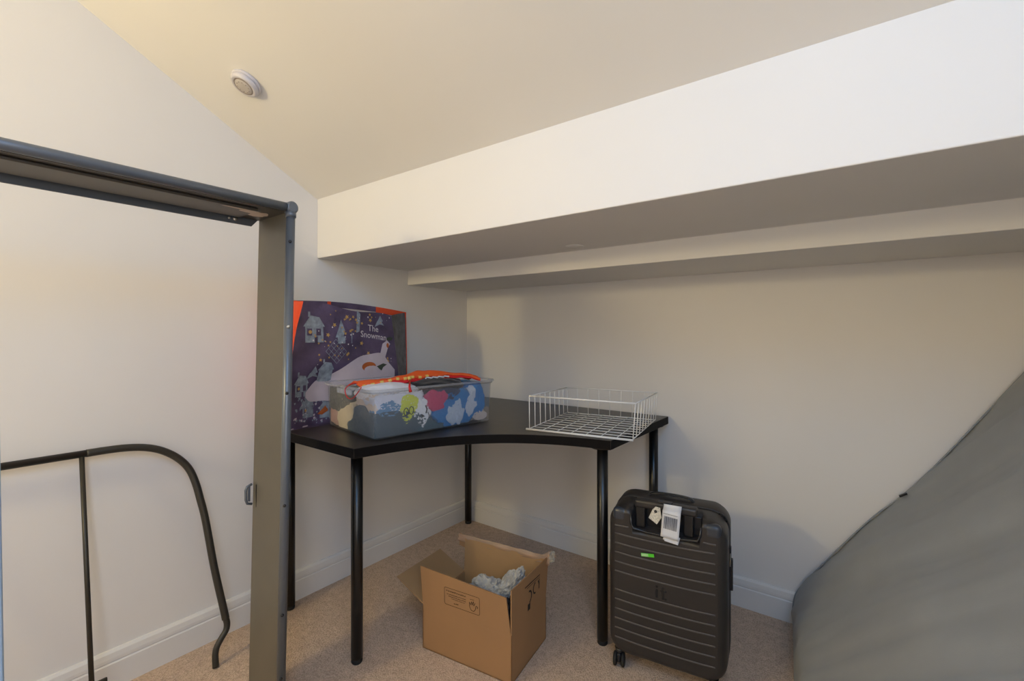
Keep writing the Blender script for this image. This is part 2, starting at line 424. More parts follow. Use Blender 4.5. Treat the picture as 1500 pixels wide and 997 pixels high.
for p in cl[6:75]:
    seam.append((p.x-1.75+.001, -.0225, p.z-.0005))
m.tube(seam, .0026, 8); m.build('piping', M['mattress'], mt_)
m = MB(); m.box((-.012, -.006, -.002), (.012, .006, .004), .001, Matrix.Translation((.272, -.060, .575)) @ Matrix.Rotation(R(-35), 4, 'Y')); q = m.build('fabric_tab', M['black'], mt_); q['label'] = 'small black tab'

# ---------------------------------------------------------------- smoke alarm on the slope
nrm = Vector((0, -SL, -1)).normalized()
am = Matrix.Translation((.309, -1.397, ZT+SL*(YB+1.397))) @ nrm.to_track_quat('Z', 'Y').to_matrix().to_4x4()
al = thing('smoke_alarm', 'small round white smoke alarm on the sloping ceiling', 'smoke alarm')
al.matrix_world = am @ Matrix.Scale(.9, 4)
m = MB(); m.lathe([(0, 0), (.049, 0), (.051, .003), (.051, .009), (.048, .012), (.0, .012)], Matrix(), 48); m.build('base', M['plastic_white'], al)
m = MB(); m.lathe([(0, .012), (.046, .012), (.048, .015), (.047, .022), (.042, .027), (.036, .0285), (.034, .027), (0, .027)], Matrix(), 48); cv = m.build('cover', M['plastic_white'], al)
m = MB(); m.lathe([(.034, .0272), (.033, .0282), (.030, .0275)], Matrix(), 48); m.build('vent_ring', M['alarm_dark'], cv)
m = MB(); m.lathe([(0, .0300), (.018, .0300), (.028, .029), (.030, .027)], Matrix(), 40); m.build('grille', M['alarm_grey'], cv)
m = MB()
for k in range(10):
    a_ = k*2*math.pi/10
    m.lathe([(0, .0305), (.0018, .0305), (.0018, .029)], Matrix.Translation((.021*math.cos(a_), .021*math.sin(a_), 0)), 8)
m.build('vent_hole', M['alarm_dark'], cv)

# ---------------------------------------------------------------- patterned shopping bag
M['navy'] = mat('bag_navy', (.098, .068, .125), .45, var=(14, .35), bump=(26, .6, .008), spec=.5)
M['bag_orange'] = mat('bag_orange', (.72, .075, .02), .45, bump=(30, .3, .005))
M['bag_winter'] = mat('bag_winter_grey', (.12, .125, .135), .5, var=(30, .45), bump=(20, .3, .006))
M['bag_in'] = mat('bag_inside', (.62, .54, .47), .6)
M['pale_blue'] = mat('bag_pale_blue', (.27, .31, .36), .5, var=(60, .3))
M['gold'] = mat('bag_gold', (.55, .33, .10), .5)
M['drift'] = mat('bag_white_print', (.56, .48, .52), .5, var=(12, .10))
M['rust'] = mat('bag_rust', (.42, .10, .02), .5, var=(40, .2))
M['dkgreen'] = mat('bag_dark_green', (.045, .06, .04), .5)
M['txt'] = mat('bag_lettering', (.72, .66, .66), .5)
bag = thing('shopping_bag', 'large dark purple patterned shopping bag with orange edges, on the desk corner', 'bag', (.12, -.9, zt))
BG = Vector((.12, -.9, zt))
def fxx(y, z):
    return .170+.010*noise.noise((y*5, z*4, 2.3))+.0035*noise.noise((y*13, z*10, 5.1))+.0008*noise.noise((y*32, z*30, 9.1))+.012*math.sin(max(0, min(1, (z-.747)/.48))*math.pi)-.036*math.exp(-((y+1.06)/.09)**2)*math.exp(-(max(0, z-.925)/.05)**2)
def FB(y, z, off=0): return Vector((fxx(y, z)+off+(.0016 if off else 0), y, z))-BG
BL_, BR_, TR_, TL_ = (-1.185, .7475), (-.655, .7475), (-.705, 1.196), (-1.131, 1.243)
def fr(u, v):
    y = (BL_[0]*(1-u)+BR_[0]*u)*(1-v)+(TL_[0]*(1-u)+TR_[0]*u)*v
    y -= .026*math.sin(math.pi*v)*(1-u)
    z = (BL_[1]*(1-u)+BR_[1]*u)*(1-v)+(TL_[1]*(1-u)+TR_[1]*u+.006*math.sin(u*9))*v
    return FB(y, z)
m = MB(); m.grid(fr, 48, 44)
dec = [M['navy'], M['pale_blue'], M['gold'], M['drift'], M['rust'], M['dkgreen'], M['txt'], M['bag_in']]
def D(pts, mi, off=.0012):
    m.mi = mi; m.poly([tuple(FB(y, z, off)) for y, z in pts])
def rect(y0, z0, y1, z1, mi, off=.0012): D([(y0, z0), (y1, z0), (y1, z1), (y0, z1)], mi, off)
def blob(cy, cz, ry, rz, mi, off=.0012, n=14, rot=0, jag=0):
    D([(cy+math.cos(a_+rot)*ry*(1+jag*((k % 2)*2-1)), cz+math.sin(a_+rot)*rz*(1+jag*((k % 2)*2-1))) for k, a_ in enumerate([2*math.pi*i/n for i in range(n)])], mi, off)
def house(cy, cz, s, roof=1):
    rect(cy-.030*s, cz-.035*s, cy+.030*s, cz+.015*s, 1)
    D([(cy-.036*s, cz+.015*s), (cy+.036*s, cz+.015*s), (cy+.018*s, cz+.045*s), (cy-.012*s, cz+.050*s)], 1, .0014)
    rect(cy-.020*s, cz+.045*s, cy-.013*s, cz+.062*s, 1, .0013)
    for a_, b_ in ((-.016, -.002), (.014, -.002)):
        rect(cy+(a_-.008)*s, cz+(b_-.011)*s, cy+(a_+.008)*s, cz+(b_+.011)*s, 0, .0018)
    blob(cy-.014*s, cz-.002*s, .006*s, .006*s, 2, .0022, 8)
    rect(cy+.000*s, cz-.035*s, cy+.010*s, cz-.016*s, 0, .0018)
house(-1.090, 1.125, 1.25); house(-1.135, .905, 1.0); house(-1.035, .955, .95); house(-1.02, .80, .8); house(-1.10, .815, .9)
# pointed church tower and net of lines
D([(-1.00, 1.10), (-.965, 1.10), (-.955, 1.13), (-.972, 1.175), (-.985, 1.135)], 1); rect(-.99, 1.075, -.955, 1.105, 1)
D([(-.90, 1.12), (-.885, 1.125), (-.878, 1.20), (-.895, 1.215)], 1)
rect(-.925, 1.075, -.921, 1.12, 1)
for k in range(5):
    t = k/4
    y0, z0 = -1.045+.045*t, 1.045+.048*t; y1, z1 = y0+.050, z0-.052
    D([(y0, z0), (y1, z1), (y1+.0012, z1+.0012), (y0+.0012, z0+.0012)], 1, .0013)
    y0, z0 = -1.045+.050*t, 1.045-.052*t; y1, z1 = y0+.045, z0+.048
    D([(y0, z0), (y1, z1), (y1+.001, z1-.0012), (y0+.001, z0-.0012)], 1, .0014)
# fir trees
for cy, cz, s in ((-.775, 1.165, 1), (-1.085, .955, 1.0), (-1.125, .83, .8), (-.99, .86, .8)):
    D([(cy-.030*s, cz-.020*s), (cy, cz-.008*s), (cy+.024*s, cz-.014*s), (cy+.009*s, cz+.004*s), (cy+.018*s, cz+.006*s), (cy+.002*s, cz+.032*s), (cy-.010*s, cz+.010*s), (cy-.016*s, cz+.004*s)], 1)
random.seed(11)
for k in range(105):
    u, v = random.random(), random.random()
    y = -1.10+.38*u; z = .985+.225*v
    if -.87 < y < -.72 and 1.04 < z < 1.16: continue
    r = random.choice((.003, .004, .0055, .0075))
    if k % 3: blob(y, z, r, r, 2, .002, 10, random.random(), .38)
    else: blob(y, z, r*.45, r*.45, 6, .002, 7)
for k in range(130):
    y = -1.17+.18*random.random(); z = .755+.12*random.random(); r = random.uniform(.002, .006)
    blob(y, z, r, r, random.choice((1, 1, 3, 0, 0)), .0021, 7, 0, .2)
# plain white drift sweeping over the lower half
top = [(-1.115, .885), (-1.07, .925), (-1.02, .945), (-.98, .965), (-.93, .995), (-.88, 1.018), (-.83, 1.026), (-.785, 1.03), (-.76, 1.02), (-.735, .985), (-.70, .95)]
bot = [(-1.115, .865), (-1.09, .845), (-1.03, .842), (-.98, .83), (-.93, .80), (-.88, .79), (-.83, .79), (-.785, .79), (-.76, .80), (-.735, .81), (-.70, .82)]
T = catmull([(a_, b_, 0) for a_, b_ in top], 4); B = catmull([(a_, b_, 0) for a_, b_ in bot], 4)
m.mi = 3
m.grid(lambda u, v: FB(*((T[round(u*(len(T)-1))]*v+B[round(u*(len(T)-1))]*(1-v)).xy), .0024), len(T)-1, 10)
D([(-.785, 1.00), (-.758, .995), (-.735, 1.055), (-.722, 1.068), (-.740, 1.085), (-.765, 1.070)], 3, .0028)
blob(-.738, 1.062, .007, .011, 4, .0034, 12); blob(-.725, 1.092, .018, .008, 5, .0030, 11, 0, .1)
blob(-.838, .972, .036, .020, 4, .0034, 20); blob(-.826, .960, .036, .015, 3, .0040, 20)
D([(-.80, .970), (-.765, .982), (-.745, .976), (-.765, .965), (-.775, .950)], 5, .0040)
D([(-1.055, .79), (-1.02, .825), (-1.012, .80), (-1.035, .785)], 4, .0030)
rect(-1.185, .7475, -1.10, .7535, 3)
# lettering
m.mi = 6
add_text(m, 'The', .040, lambda x, y: FB(-.815+x*.92, 1.125+y-.10*x, .0042))
add_text(m, 'Snowman', .039, lambda x, y: FB(-.812+x*.90, 1.093+y-.13*x, .0042))
m.build('front_panel', dec, bag, recalc=False)
# right gusset
Pb_t, Pb_b = Vector((.098, -.560, 1.220)), Vector((.10, -.555, .7475))
def gus(u, v):
    a_ = fr(1, v)+BG; b_ = Pb_b*(1-v)+Pb_t*v; p = a_*(1-u)+b_*u
    p += Vector((-.5, -.9, 0)).normalized()*-.010*math.sin(u*math.pi)*-1 + Vector((.004*noise.noise((u*3, v*9, 1)), 0, 0))*math.sin(u*math.pi)
    return p-BG
m = MB(); m.grid(gus, 10, 30)
m.build('right_gusset', M['bag_winter'], bag)
m = MB(); m.tube([Pb_b-BG, (Pb_b+Pb_t)/2-BG+Vector((.004, 0, 0)), Pb_t-BG], .0020, 8); m.build('piping', M['bag_orange'], bag)
# left gusset, folded in
Lt, Lb = Vector((.045, -1.125, 1.250)), Vector((.05, -1.17, .7475))
def gusl(u, v):
    a_ = fr(0, v)+BG; b_ = Lb*(1-v)+Lt*v; p = a_*(1-u)+b_*u
    p += Vector((0, .028*math.sin(u*math.pi)*(.4+.6*v), 0)); return p-BG
m = MB(); m.grid(gusl, 10, 30); m.build('left_gusset', M['bag_orange'], bag)
# back panel with printed hem on its inner side
def bk_(u, v, off=0):
    a_ = Lb*(1-v)+Lt*v; b_ = Pb_b*(1-v)+Pb_t*v; p = a_*(1-u)+b_*u
    p.x += off+.006*noise.noise((u*4, v*3, 8)); p.z += .017*math.sin(u*math.pi)*v; p.x -= .03*math.sin(u*math.pi)*v*.6
    return p-BG
m = MB(); m.grid(bk_, 30, 20); m.build('back_panel', M['bag_in'], bag)
m = MB(); m.grid(lambda u, v: bk_(u*.78, .952+.050*v, .0025), 30, 3); q = m.build('hem', [M['navy'], M['gold'], M['txt']], bag)
for fs_, nn in ((lambda u, v: bk_(.72+u*.28, .945+.057*v, .0040), 12), (lambda u, v: bk_(.30+u*.03, .946+.057*v, .0040), 2), (lambda u, v: bk_(.03+u*.03+.03*(1-v), .95+.053*v, .0045), 2)):
    m = MB(); m.grid(fs_, nn, 3); m.build('strap', M['bag_orange'], bag)
m = MB(); m.grid(lambda u, v: Vector((.055+.125*v, -1.18+.53*u, .7485))-BG, 4, 2); m.build('bottom_panel', M['navy'], bag)
m = MB(); m.tube([Vector(p)-BG for p in ((.10, -1.172, .86), (.10, -1.20, .862), (.10, -1.225, .845), (.10, -1.228, .822), (.10, -1.208, .806))], .0022, 8)
m.tube([Vector(p)-BG for p in ((.10, -1.20, .808), (.10, -1.222, .80))], .004, 8)
m.build('cord', M['bag_orange'], bag)

# ---------------------------------------------------------------- clear storage box on the desk
TA = R(-9.5); TC = Vector((.42, -.802, zt+.0005))
bin_ = thing('storage_box', 'clear plastic underbed storage box full of clothes on the desk', 'storage box', TC, TA)
Wb, Lb_, Hb = .385, .535, .172
def rrect(hw, hl, r, n=5):
    out = []
    for cx, cy, a0 in ((hw-r, hl-r, 0), (-hw+r, hl-r, 90), (-hw+r, -hl+r, 180), (hw-r, -hl+r, 270)):
        for k in range(n+1):
            a_ = R(a0+90*k/n); out.append((cx+r*math.cos(a_), cy+r*math.sin(a_)))
    return out
def ringz(m, off, z, r=.022): return [m.v((x, y, z)) for x, y in rrect(Wb/2+off, Lb_/2+off, r+max(off, 0))]
m = MB()
R_ = [ringz(m, -.003, .001), ringz(m, 0, .006), ringz(m, .003, .05), ringz(m, .008, Hb-.012)]
for A, B in zip(R_, R_[1:]):
    for k in range(len(A)): m.f([A[k], A[(k+1) % len(A)], B[(k+1) % len(A)], B[k]], True)
m.f(R_[0][::-1]); m.build('body', M['clear'], bin_)
m = MB()
R_ = [ringz(m, .008, Hb-.012), ringz(m, .014, Hb-.010), ringz(m, .016, Hb+.004), ringz(m, .021, Hb+.004), ringz(m, .022, Hb-.004)]
for A, B in zip(R_, R_[1:]):
    for k in range(len(A)): m.f([A[k], A[(k+1) % len(A)], B[(k+1) % len(A)], B[k]], True)
m.build('rim', M['clear_rim'], bin_)
m = MB()
for k in range(9):
    x = -.07+k*.014; m.box((x, -Lb_/2-.0175, Hb-.028), (x+.003, -Lb_/2-.010, Hb-.010), .0008)
m.build('grip_rib', M['clear_rim'], bin_)

TM = Matrix.Translation(TC) @ Matrix.Rotation(TA, 4, 'Z')
cloth_cols = {}
def cloth(nm, col):
    m_ = mat('cloth_'+nm, col, .9, sheen=.2, bump=(38, .55, .006), var=(20, .06)); return m_
def garment(name, label, mt, c, rad, seed, inset=.0, amp=.25, maxz=.155, extra=None, cat='clothes', rot=0):
    bm = bmesh.new(); bmesh.ops.create_icosphere(bm, subdivisions=5, radius=1)
    cr_, sr_ = math.cos(rot), math.sin(rot)
    for v in bm.verts:
        p = v.co.copy(); s = Vector((seed*3.1, seed*1.7, seed))
        d = 1+amp*noise.noise(p*1.5+s)+amp*.6*noise.noise(p*3.2+s)
        rid = abs(noise.noise(p*2.6+s*1.3)); d += amp*.45*(.35-rid)
        rid2 = abs(noise.noise(p*6+s*2)); d += amp*.2*(.3-rid2)
        p *= d
        q = Vector((p.x*rad[0], p.y*rad[1], p.z*rad[2]))
        q = Vector((q.x, q.y*cr_-q.z*sr_, q.y*sr_+q.z*cr_))
        q += Vector(c)
        lx, ly = Wb/2-.004-inset+.05*q.z*.2, Lb_/2-.004-inset
        fold = .0035*noise.noise(v.co*9+s)
        over = maxz > .16
        if q.z < Hb+.002 or not over:
            q.x = max(-lx, min(lx-abs(fold), q.x)); q.y = max(-ly+abs(fold), min(ly-.012, q.y))
        q.z = max(.006+inset*.5, min(maxz+fold*2, q.z))
        v.co = q
    for f_ in bm.faces: f_.smooth = True
    me = bpy.data.meshes.new(name); bm.to_mesh(me); bm.free(); me.materials.append(mt)
    o = bpy.data.objects.new(name, me); C.objects.link(o); o.matrix_world = TM
    tag(o, label, cat, 'clothes piled in the clear storage box')
    return o
hx = Wb/2; hy = Lb_/2
G = []
G.append(garment('garment', 'dark slate blue garment filling the near corner of the clear storage box', cloth('slate', (.055, .085, .11)), (.12, -.21, .035), (.14, .16, .075), 1, .0, .22))
G.append(garment('garment', 'charcoal grey garment at the left end of the clear box, near the rim', cloth('charcoal', (.075, .08, .08)), (-.12, -.225, .115), (.10, .09, .055), 2, .001))
G.append(garment('garment', 'cream beige garment low on the left end of the clear box', cloth('cream', (.58, .50, .36)), (-.045, -.235, .05), (.075, .09, .07), 3, .002))
G.append(garment('garment', 'pale peach garment pressed on the upper near corner of the clear box', cloth('peach', (.60, .50, .42)), (.13, -.22, .12), (.10, .09, .06), 4, .0025))
G.append(garment('garment', 'pink and brown patterned garment at the far left end of the clear box', cloth('rosewood', (.42, .25, .22)), (-.15, -.24, .06), (.07, .07, .05), 5, .0035))
G.append(garment('garment', 'pale lilac white garment under the rim, beside the lime patch', cloth('lilac', (.55, .57, .66)), (.14, -.16, .13), (.10, .11, .05), 6, .001))
G.append(garment('garment', 'mid blue printed garment behind the near corner wall of the box', cloth('midblue', (.10, .22, .38)), (.155, -.205, .10), (.06, .055, .035), 7, .0005, .3))
lime = garment('garment', 'lime green garment with black ring print, front of the clear box', cloth('lime', (.50, .55, .05)), (.155, -.125, .10), (.06, .042, .065), 8, .0, .2, rot=R(-15)); G.append(lime)
G.append(garment('garment', 'white garment with black print at the middle of the clear box', cloth('white_print', (.66, .68, .72)), (.155, -.07, .075), (.06, .045, .055), 9, .0004, .25))
G.append(garment('garment', 'crimson pink garment near the rim at the middle of the box', cloth('crimson', (.45, .04, .12)), (.15, -.005, .115), (.07, .055, .045), 10, .0006, .25))
G.append(garment('garment', 'dark teal garment along the bottom middle of the clear box', cloth('teal', (.05, .10, .13)), (.12, -.07, .02), (.11, .11, .04), 11, .0008))
G.append(garment('garment', 'bright blue garment right of the crimson one in the clear box', cloth('blue', (.015, .16, .42)), (.13, .09, .07), (.10, .12, .085), 12, .002, .2))
G.append(garment('garment', 'pale blue folded garment lying against the bright blue ones', cloth('paleblue', (.42, .50, .62)), (.155, .085, .055), (.06, .045, .055), 13, .0003, .35))
G.append(garment('garment', 'second pale blue folded garment, nearer the right end of the box', cloth('paleblue_two', (.46, .52, .62)), (.155, .165, .085), (.055, .032, .055), 14, .0003, .35, rot=R(-20)))
G.append(garment('garment', 'bright blue garment standing at the right end of the clear box', cloth('blue_two', (.015, .17, .46)), (.12, .205, .095), (.10, .045, .085), 15, .0012, .2, maxz=.165))
G.append(garment('garment', 'dark navy garment under the rim, above the bright blue one', cloth('navy', (.03, .04, .08)), (.12, .05, .135), (.10, .09, .035), 16, .0015))
G.append(garment('garment', 'white and peach garment at the foot of the right end', cloth('white_peach', (.62, .55, .52)), (.14, .215, .03), (.07, .045, .03), 17, .0015, .3))
G.append(garment('garment', 'white shirt bulging over the front rim of the clear box', cloth('white', (.74, .75, .80)), (.09, -.165, .152), (.10, .12, .036), 18, .002, .15, maxz=.196))
G.append(garment('garment', 'black shirt with white lettering on top of the clothes pile', cloth('black', (.012, .012, .014)), (.10, .02, .16), (.10, .15, .034), 19, .003, .15, maxz=.195))
G.append(garment('garment', 'grey garment buried at the back of the clear box', cloth('grey', (.25, .26, .28)), (-.07, .03, .085), (.125, .22, .07), 20, .004, .12))
# prints on the garments
def onbox(y, z, off=.0012): return TM @ Vector((hx-.0035+off, y, z))
def child(mb, name, mt, par):
    o = mb.build(name, mt); o.parent = par; o.matrix_parent_inverse = par.matrix_world.inverted() if False else TM.inverted(); return o
m = MB()
for cy_, cz_ in ((-.140, .085), (-.118, .088)):
    m.tube([onbox(cy_+.009*math.cos(a_), cz_+.014*math.sin(a_), .0012) for a_ in [k*2*math.pi/18 for k in range(18)]], .0016, 6, closed=True)
child(m, 'ring_print', M['black'], lime)
m = MB()
for k, (cy_, cz_, w_, h_) in enumerate(((-.055, .085, .010, .030), (-.072, .062, .016, .006), (-.045, .060, .005, .028), (-.035, .050, .004, .025))):
    m.tube([onbox(cy_, cz_-h_/2, .001), onbox(cy_+.004, cz_, .0014), onbox(cy_-.002, cz_+h_/2, .001)], w_/4, 6)
child(m, 'black_print', M['black'], G[8])
m = MB()
for k in range(4):
    y0 = -.03+k*.028; 
    m.tube([TM @ Vector((.150, y0, .1965)), TM @ Vector((.135, y0+.015, .1975)), TM @ Vector((.155, y0+.022, .1965))], .0032, 6)
child(m, 'white_print', M['paper'], G[18])
# festive trim lying across the top
M['red'] = mat('red_satin', (.62, .012, .015), .45); M['orange'] = mat('orange_satin', (.85, .12, .02), .5)
M['yellow'] = mat('gold_braid', (.75, .50, .12), .5)
sash = thing('festive_sash', 'red and orange sash with gold blocks lying over the clothes box', 'sash', (0, 0, 0))
sash.matrix_world = TM
sp = catmull([(.030, -.262, .188), (.07, -.19, .198), (.09, -.11, .207), (.095, -.02, .215), (.10, .07, .214), (.12, .15, .205), (.145, .215, .188)], 10)
def sfn(u, v, th_=0):
    i = min(int(u*(len(sp)-1)), len(sp)-2); f_ = u*(len(sp)-1)-i; p = sp[i]*(1-f_)+sp[i+1]*f_
    wv = (v-.5)*.05
    return Vector((p.x+wv, p.y+.02*(v-.5), p.z+.004*math.sin(v*5+u*11)-.010*abs(v-.5)*2+.005*noise.noise((u*14, v*3, 2))+th_))
m = MB(); g = m.grid(sfn, 60, 8)
m.build('band', M['orange'], sash, solid=.005)
m = MB(); m.tube([sfn(u/50, 1.0, -.001) for u in range(51)], .0055, 8); m.build('edge_roll', M['orange'], sash)
for k in range(9):
    m = MB(); u0 = .03+k*.058; m.tube([sfn(u0+j*.006, 1.0, -.001) for j in range(5)], .0062, 10); m.build('gold_block', M['yellow'], sash)
m = MB(); m.grid(lambda u, v: sfn(u, 1.0, 0)+Vector((.002+.006*v, 0, -.004-.014*v*(math.sin(u*math.pi)*.7+.3))), 50, 3)
m.build('red_lining', M['red'], sash, solid=.002)
m = MB(); m.tube(catmull([(.055, -.262, .188), (.04, -.280, .185), (.02, -.292, .165), (.035, -.2925, .140), (.07, -.2925, .135), (.105, -.2925, .150), (.125, -.28, .180)], 5), .0018, 8)
m.build('cord', M['red'], sash)
m = MB(); m.tube([sfn(.36, 1.0)+Vector((.004, 0, .003)), sfn(.36, 1.0)+Vector((.010, 0, -.008))], [.008, .006], 10); m.build('bead', M['yellow'], sash)
m = MB(); m.tube([sfn(.36, 1.0)+Vector((.012, 0, -.008)), Vector((.213, -.14, .178)), Vector((.220, -.14, .160))], [.003, .004, .006], 8); m.build('tassel', M['red'], sash)

# ---------------------------------------------------------------- wire basket
bA = math.atan2(.06, .38)
bs = thing('wire_basket', 'white wire basket standing empty at the right end of the desk', 'basket', (1.055, -.398, zt), bA)
hw, hd, hh = .196, .205, .126
r1, r2 = .0030, .0016
zz = .005
m = MB()
tl = [(-hw-.005, -hd+.008, hh+.004), (hw+.008, -hd+.004, hh+.004), (hw+.006, hd, hh-.006), (-hw-.004, hd, hh-.006)]
m.tube([tl[0], tl[1]], r1, 10); m.tube([tl[1], tl[2]], .0024, 10); m.tube([tl[2], tl[3]], .0024, 10); m.tube([tl[3], tl[0]], .0024, 10)
m.build('top_rim', M['white_wire'], bs)
m = MB(); m.tube([(-hw-.012, -hd-.004, zz), (hw+.002, -hd-.004, zz)], .0040, 10); m.build('base_rail', M['white_wire'], bs)
m = MB(); m.tube([(-hw, hd, zz), (hw, hd, zz)], .0025, 8)
m.build('base_rail', M['white_wire'], bs)
m = MB()
for k in range(8):
    x = -hw+2*hw*k/7; m.tube([(x, -hd, zz+.002), (x, hd, zz+.002)], r2, 6)
for k in range(1, 9):
    y = -hd+2*hd*k/9; m.tube([(-hw, y, zz), (hw, y, zz)], r2, 6)
m.build('base_grid', M['white_wire'], bs)
for sx_, ia, ib in ((-hw, 0, 3), (hw, 1, 2)):
    m = MB()
    for k in range(9):
        t = k/8; m.tube([Vector((sx_, -hd+2*hd*t, zz)), Vector(tl[ia])*(1-t)+Vector(tl[ib])*t], r2*1.15, 6)
    m.build('side_wires', M['white_wire'], bs)
m = MB()
for k in range(1, 8):
    t = k/8; m.tube([Vector((-hw+2*hw*t, hd, zz)), Vector(tl[3])*(1-t)+Vector(tl[2])*t], r2, 6)
m.build('back_wires', M['white_wire'], bs)

# ---------------------------------------------------------------- cardboard box
bx = thing('cardboard_box', 'open brown cardboard box on the carpet under the desk', 'box', (.657, -.958, 0), math.atan2(.13, .991))
W_, D_, H_, T_ = .362, .258, .155, .004
def panel(m, a, b, c, d, nrm_, t=T_):      # quad with thickness along nrm_
    n_ = Vector(nrm_)*t; P = [Vector(p) for p in (a, b, c, d)]; Q = [p+n_ for p in P]
    A = [m.v(p) for p in P]; B = [m.v(p) for p in Q]
    m.mi = 0; m.f(A); m.mi = 1; m.f(B[::-1]); m.mi = 0
    for i in range(4): m.f([A[i], A[(i+1) % 4], B[(i+1) % 4], B[i]])
CM = [M['card'], M['cardin']]
m = MB()
panel(m, (0, 0, .001), (W_, 0, .001), (W_, 0, H_), (0, 0, H_), (0, 1, 0))
panel(m, (W_, 0, .001), (W_, D_, .001), (W_, D_, H_), (W_, 0, H_), (-1, 0, 0))
panel(m, (0, D_, .001), (W_, D_, .001), (W_, D_, H_), (0, D_, H_), (0, -1, 0))
panel(m, (0, 0, .001), (0, D_, .001), (0, D_, H_), (0, 0, H_), (1, 0, 0))
panel(m, (0, 0, .001), (W_, 0, .001), (W_, D_, .001), (0, D_, .001), (0, 0, 1))
m.build('body', CM, bx)
FH = .137
m = MB(); panel(m, (.001, 0, H_), (W_-.003, 0, H_), (W_-.018, -.004, H_+.119), (-.006, -.006, H_+FH), (0, 1, 0))
ff = m.build('front_flap', CM, bx)
m = MB(); panel(m, (W_, .001, H_), (W_, D_-.001, H_), (W_+.004, D_+.015, H_+FH+.004), (W_+.002, -.003, H_+FH+.010), (-1, 0, 0))
rf = m.build('side_flap', CM, bx)
m = MB(); panel(m, (.001, D_, H_), (W_-.001, D_, H_), (W_-.004, D_+.010, H_+FH-.006), (.002, D_+.006, H_+FH-.004), (0, -1, 0))
bfl = m.build('back_flap', CM, bx)
m = MB(); panel(m, (0, .001, H_), (0, D_-.001, H_), (-.122, D_-.004, H_+.062), (-.126, .004, H_+.062), (.44, 0, .9))
m.build('side_flap', CM, bx)
# ragged clear tape on the back flap
def tp(u, v):
    x = -.035+u*(W_+.052); z = H_+FH-.020+v*(.030)+.004*noise.noise((u*9, v*2, 4))
    y = D_+.004+.006*noise.noise((u*7, v*3, 2))
    if u > .93: z += (u-.93)*.35*v; y -= (u-.93)*.1
    return Vector((x, y, z))
m = MB(); m.grid(tp, 60, 5); m.build('tape', M['tape'], bfl, solid=.0006)
m = MB(); m.grid(lambda u, v: Vector((-.030+.030*u, D_+.007, H_+FH-.045+.05*v+.006*(1-u))), 4, 4); m.build('paper_scrap', M['card'], bfl)
m = MB(); m.grid(lambda u, v: Vector((W_+.008+.026*u+.006*noise.noise((u*5, v*5, 1)), D_+.002+.015*noise.noise((u*4, v*6, 5)), H_+FH-.016+.040*v+.012*u+.006*noise.noise((u*6, v*7, 8)))), 10, 10)
M['tapebright'] = clear('bunched_tape', (.93, .92, .88), .40, .1, (.5, .48, .42))
m.build('bunched_tape', M['tapebright'], bfl)
# printed panel on the front flap
def fp(x, z): return (x, -.0012-.005*((z-H_)/FH), z)
def stroke(m, pts, r): 
    for (x0, z0), (x1, z1) in zip(pts, pts[1:]):
        d_ = Vector((x1-x0, z1-z0)); l_ = max(d_.length, 1e-6); n_ = Vector((-d_.y, d_.x))/l_*r
        m.poly([fp(x0+n_.x, z0+n_.y), fp(x0-n_.x, z0-n_.y), fp(x1-n_.x, z1-n_.y), fp(x1+n_.x, z1+n_.y)])
m = MB()
x0, x1, z0, z1, rr = .099, .243, .187, .246, .006
o_ = []
for cx, cz, a0 in ((x1-rr, z1-rr, 0), (x0+rr, z1-rr, 90), (x0+rr, z0+rr, 180), (x1-rr, z0+rr, 270)):
    for k in range(5): o_.append((cx+rr*math.cos(R(a0+22.5*k)), cz+rr*math.sin(R(a0+22.5*k))))
stroke(m, o_+[o_[0]], .0008)
random.seed(5)
for zz_, xa, xb, hh_ in ((.236, .106, .188, .0024), (.225, .110, .188, .0016), (.218, .117, .188, .0016), (.2115, .128, .184, .0013), (.198, .138, .158, .0024)):
    x = xa
    while x < xb:
        wd = random.uniform(.003, .008); 
        stroke(m, [(x, zz_-hh_*.3), (min(x+wd, xb), zz_+hh_*.3*random.choice((-1, 1)))], hh_*.55)
        if random.random() < .6: stroke(m, [(x, zz_-hh_), (x, zz_+hh_)], .0006)
        x += wd+.0016
stroke(m, [(.203, .222), (.203, .206), (.209, .196), (.219, .194), (.226, .202), (.229, .215)], .0011)
stroke(m, [(.203, .222), (.208, .214), (.212, .226), (.214, .214), (.219, .228), (.220, .213), (.226, .224)], .0010)
stroke(m, [(.229, .215), (.236, .213), (.233, .207)], .0010); stroke(m, [(.206, .232), (.222, .233)], .0008)
m.build('printed_notice', M['ink'], ff)
m = MB()
def sp_(y, z): return (W_+.0012+.003*max(0, (z-H_)/FH), y, z)
def stroke2(pts, r):
    for (a0, b0), (a1, b1) in zip(pts, pts[1:]):
        d_ = Vector((a1-a0, b1-b0)); l_ = max(d_.length, 1e-6); n_ = Vector((-d_.y, d_.x))/l_*r
        m.poly([sp_(a0+n_.x, b0+n_.y), sp_(a0-n_.x, b0-n_.y), sp_(a1-n_.x, b1-n_.y), sp_(a1+n_.x, b1+n_.y)])
stroke2([(.085, .268), (.20, .262)], .0016); stroke2([(.10, .259), (.20, .254)], .0009)
arc = lambda cy, cz, ry, rz, a0, a1: [(cy+ry*math.cos(R(a0+(a1-a0)*k/8)), cz+rz*math.sin(R(a0+(a1-a0)*k/8))) for k in range(9)]
stroke2(arc(.118, .222, .018, .020, 100, -80), .0030); stroke2(arc(.165, .232, .016, .018, 280, 90), .0026)
stroke2([(.195, .250), (.195, .215)], .0026); stroke2([(.185, .248), (.197, .228)], .002)
stroke2([(.118, .200), (.118, .178)], .009)
m.build('printed_mark', M['darkink'], rf)
BM = Matrix.Translation((.657, -.958, 0)) @ Matrix.Rotation(math.atan2(.13, .991), 4, 'Z')
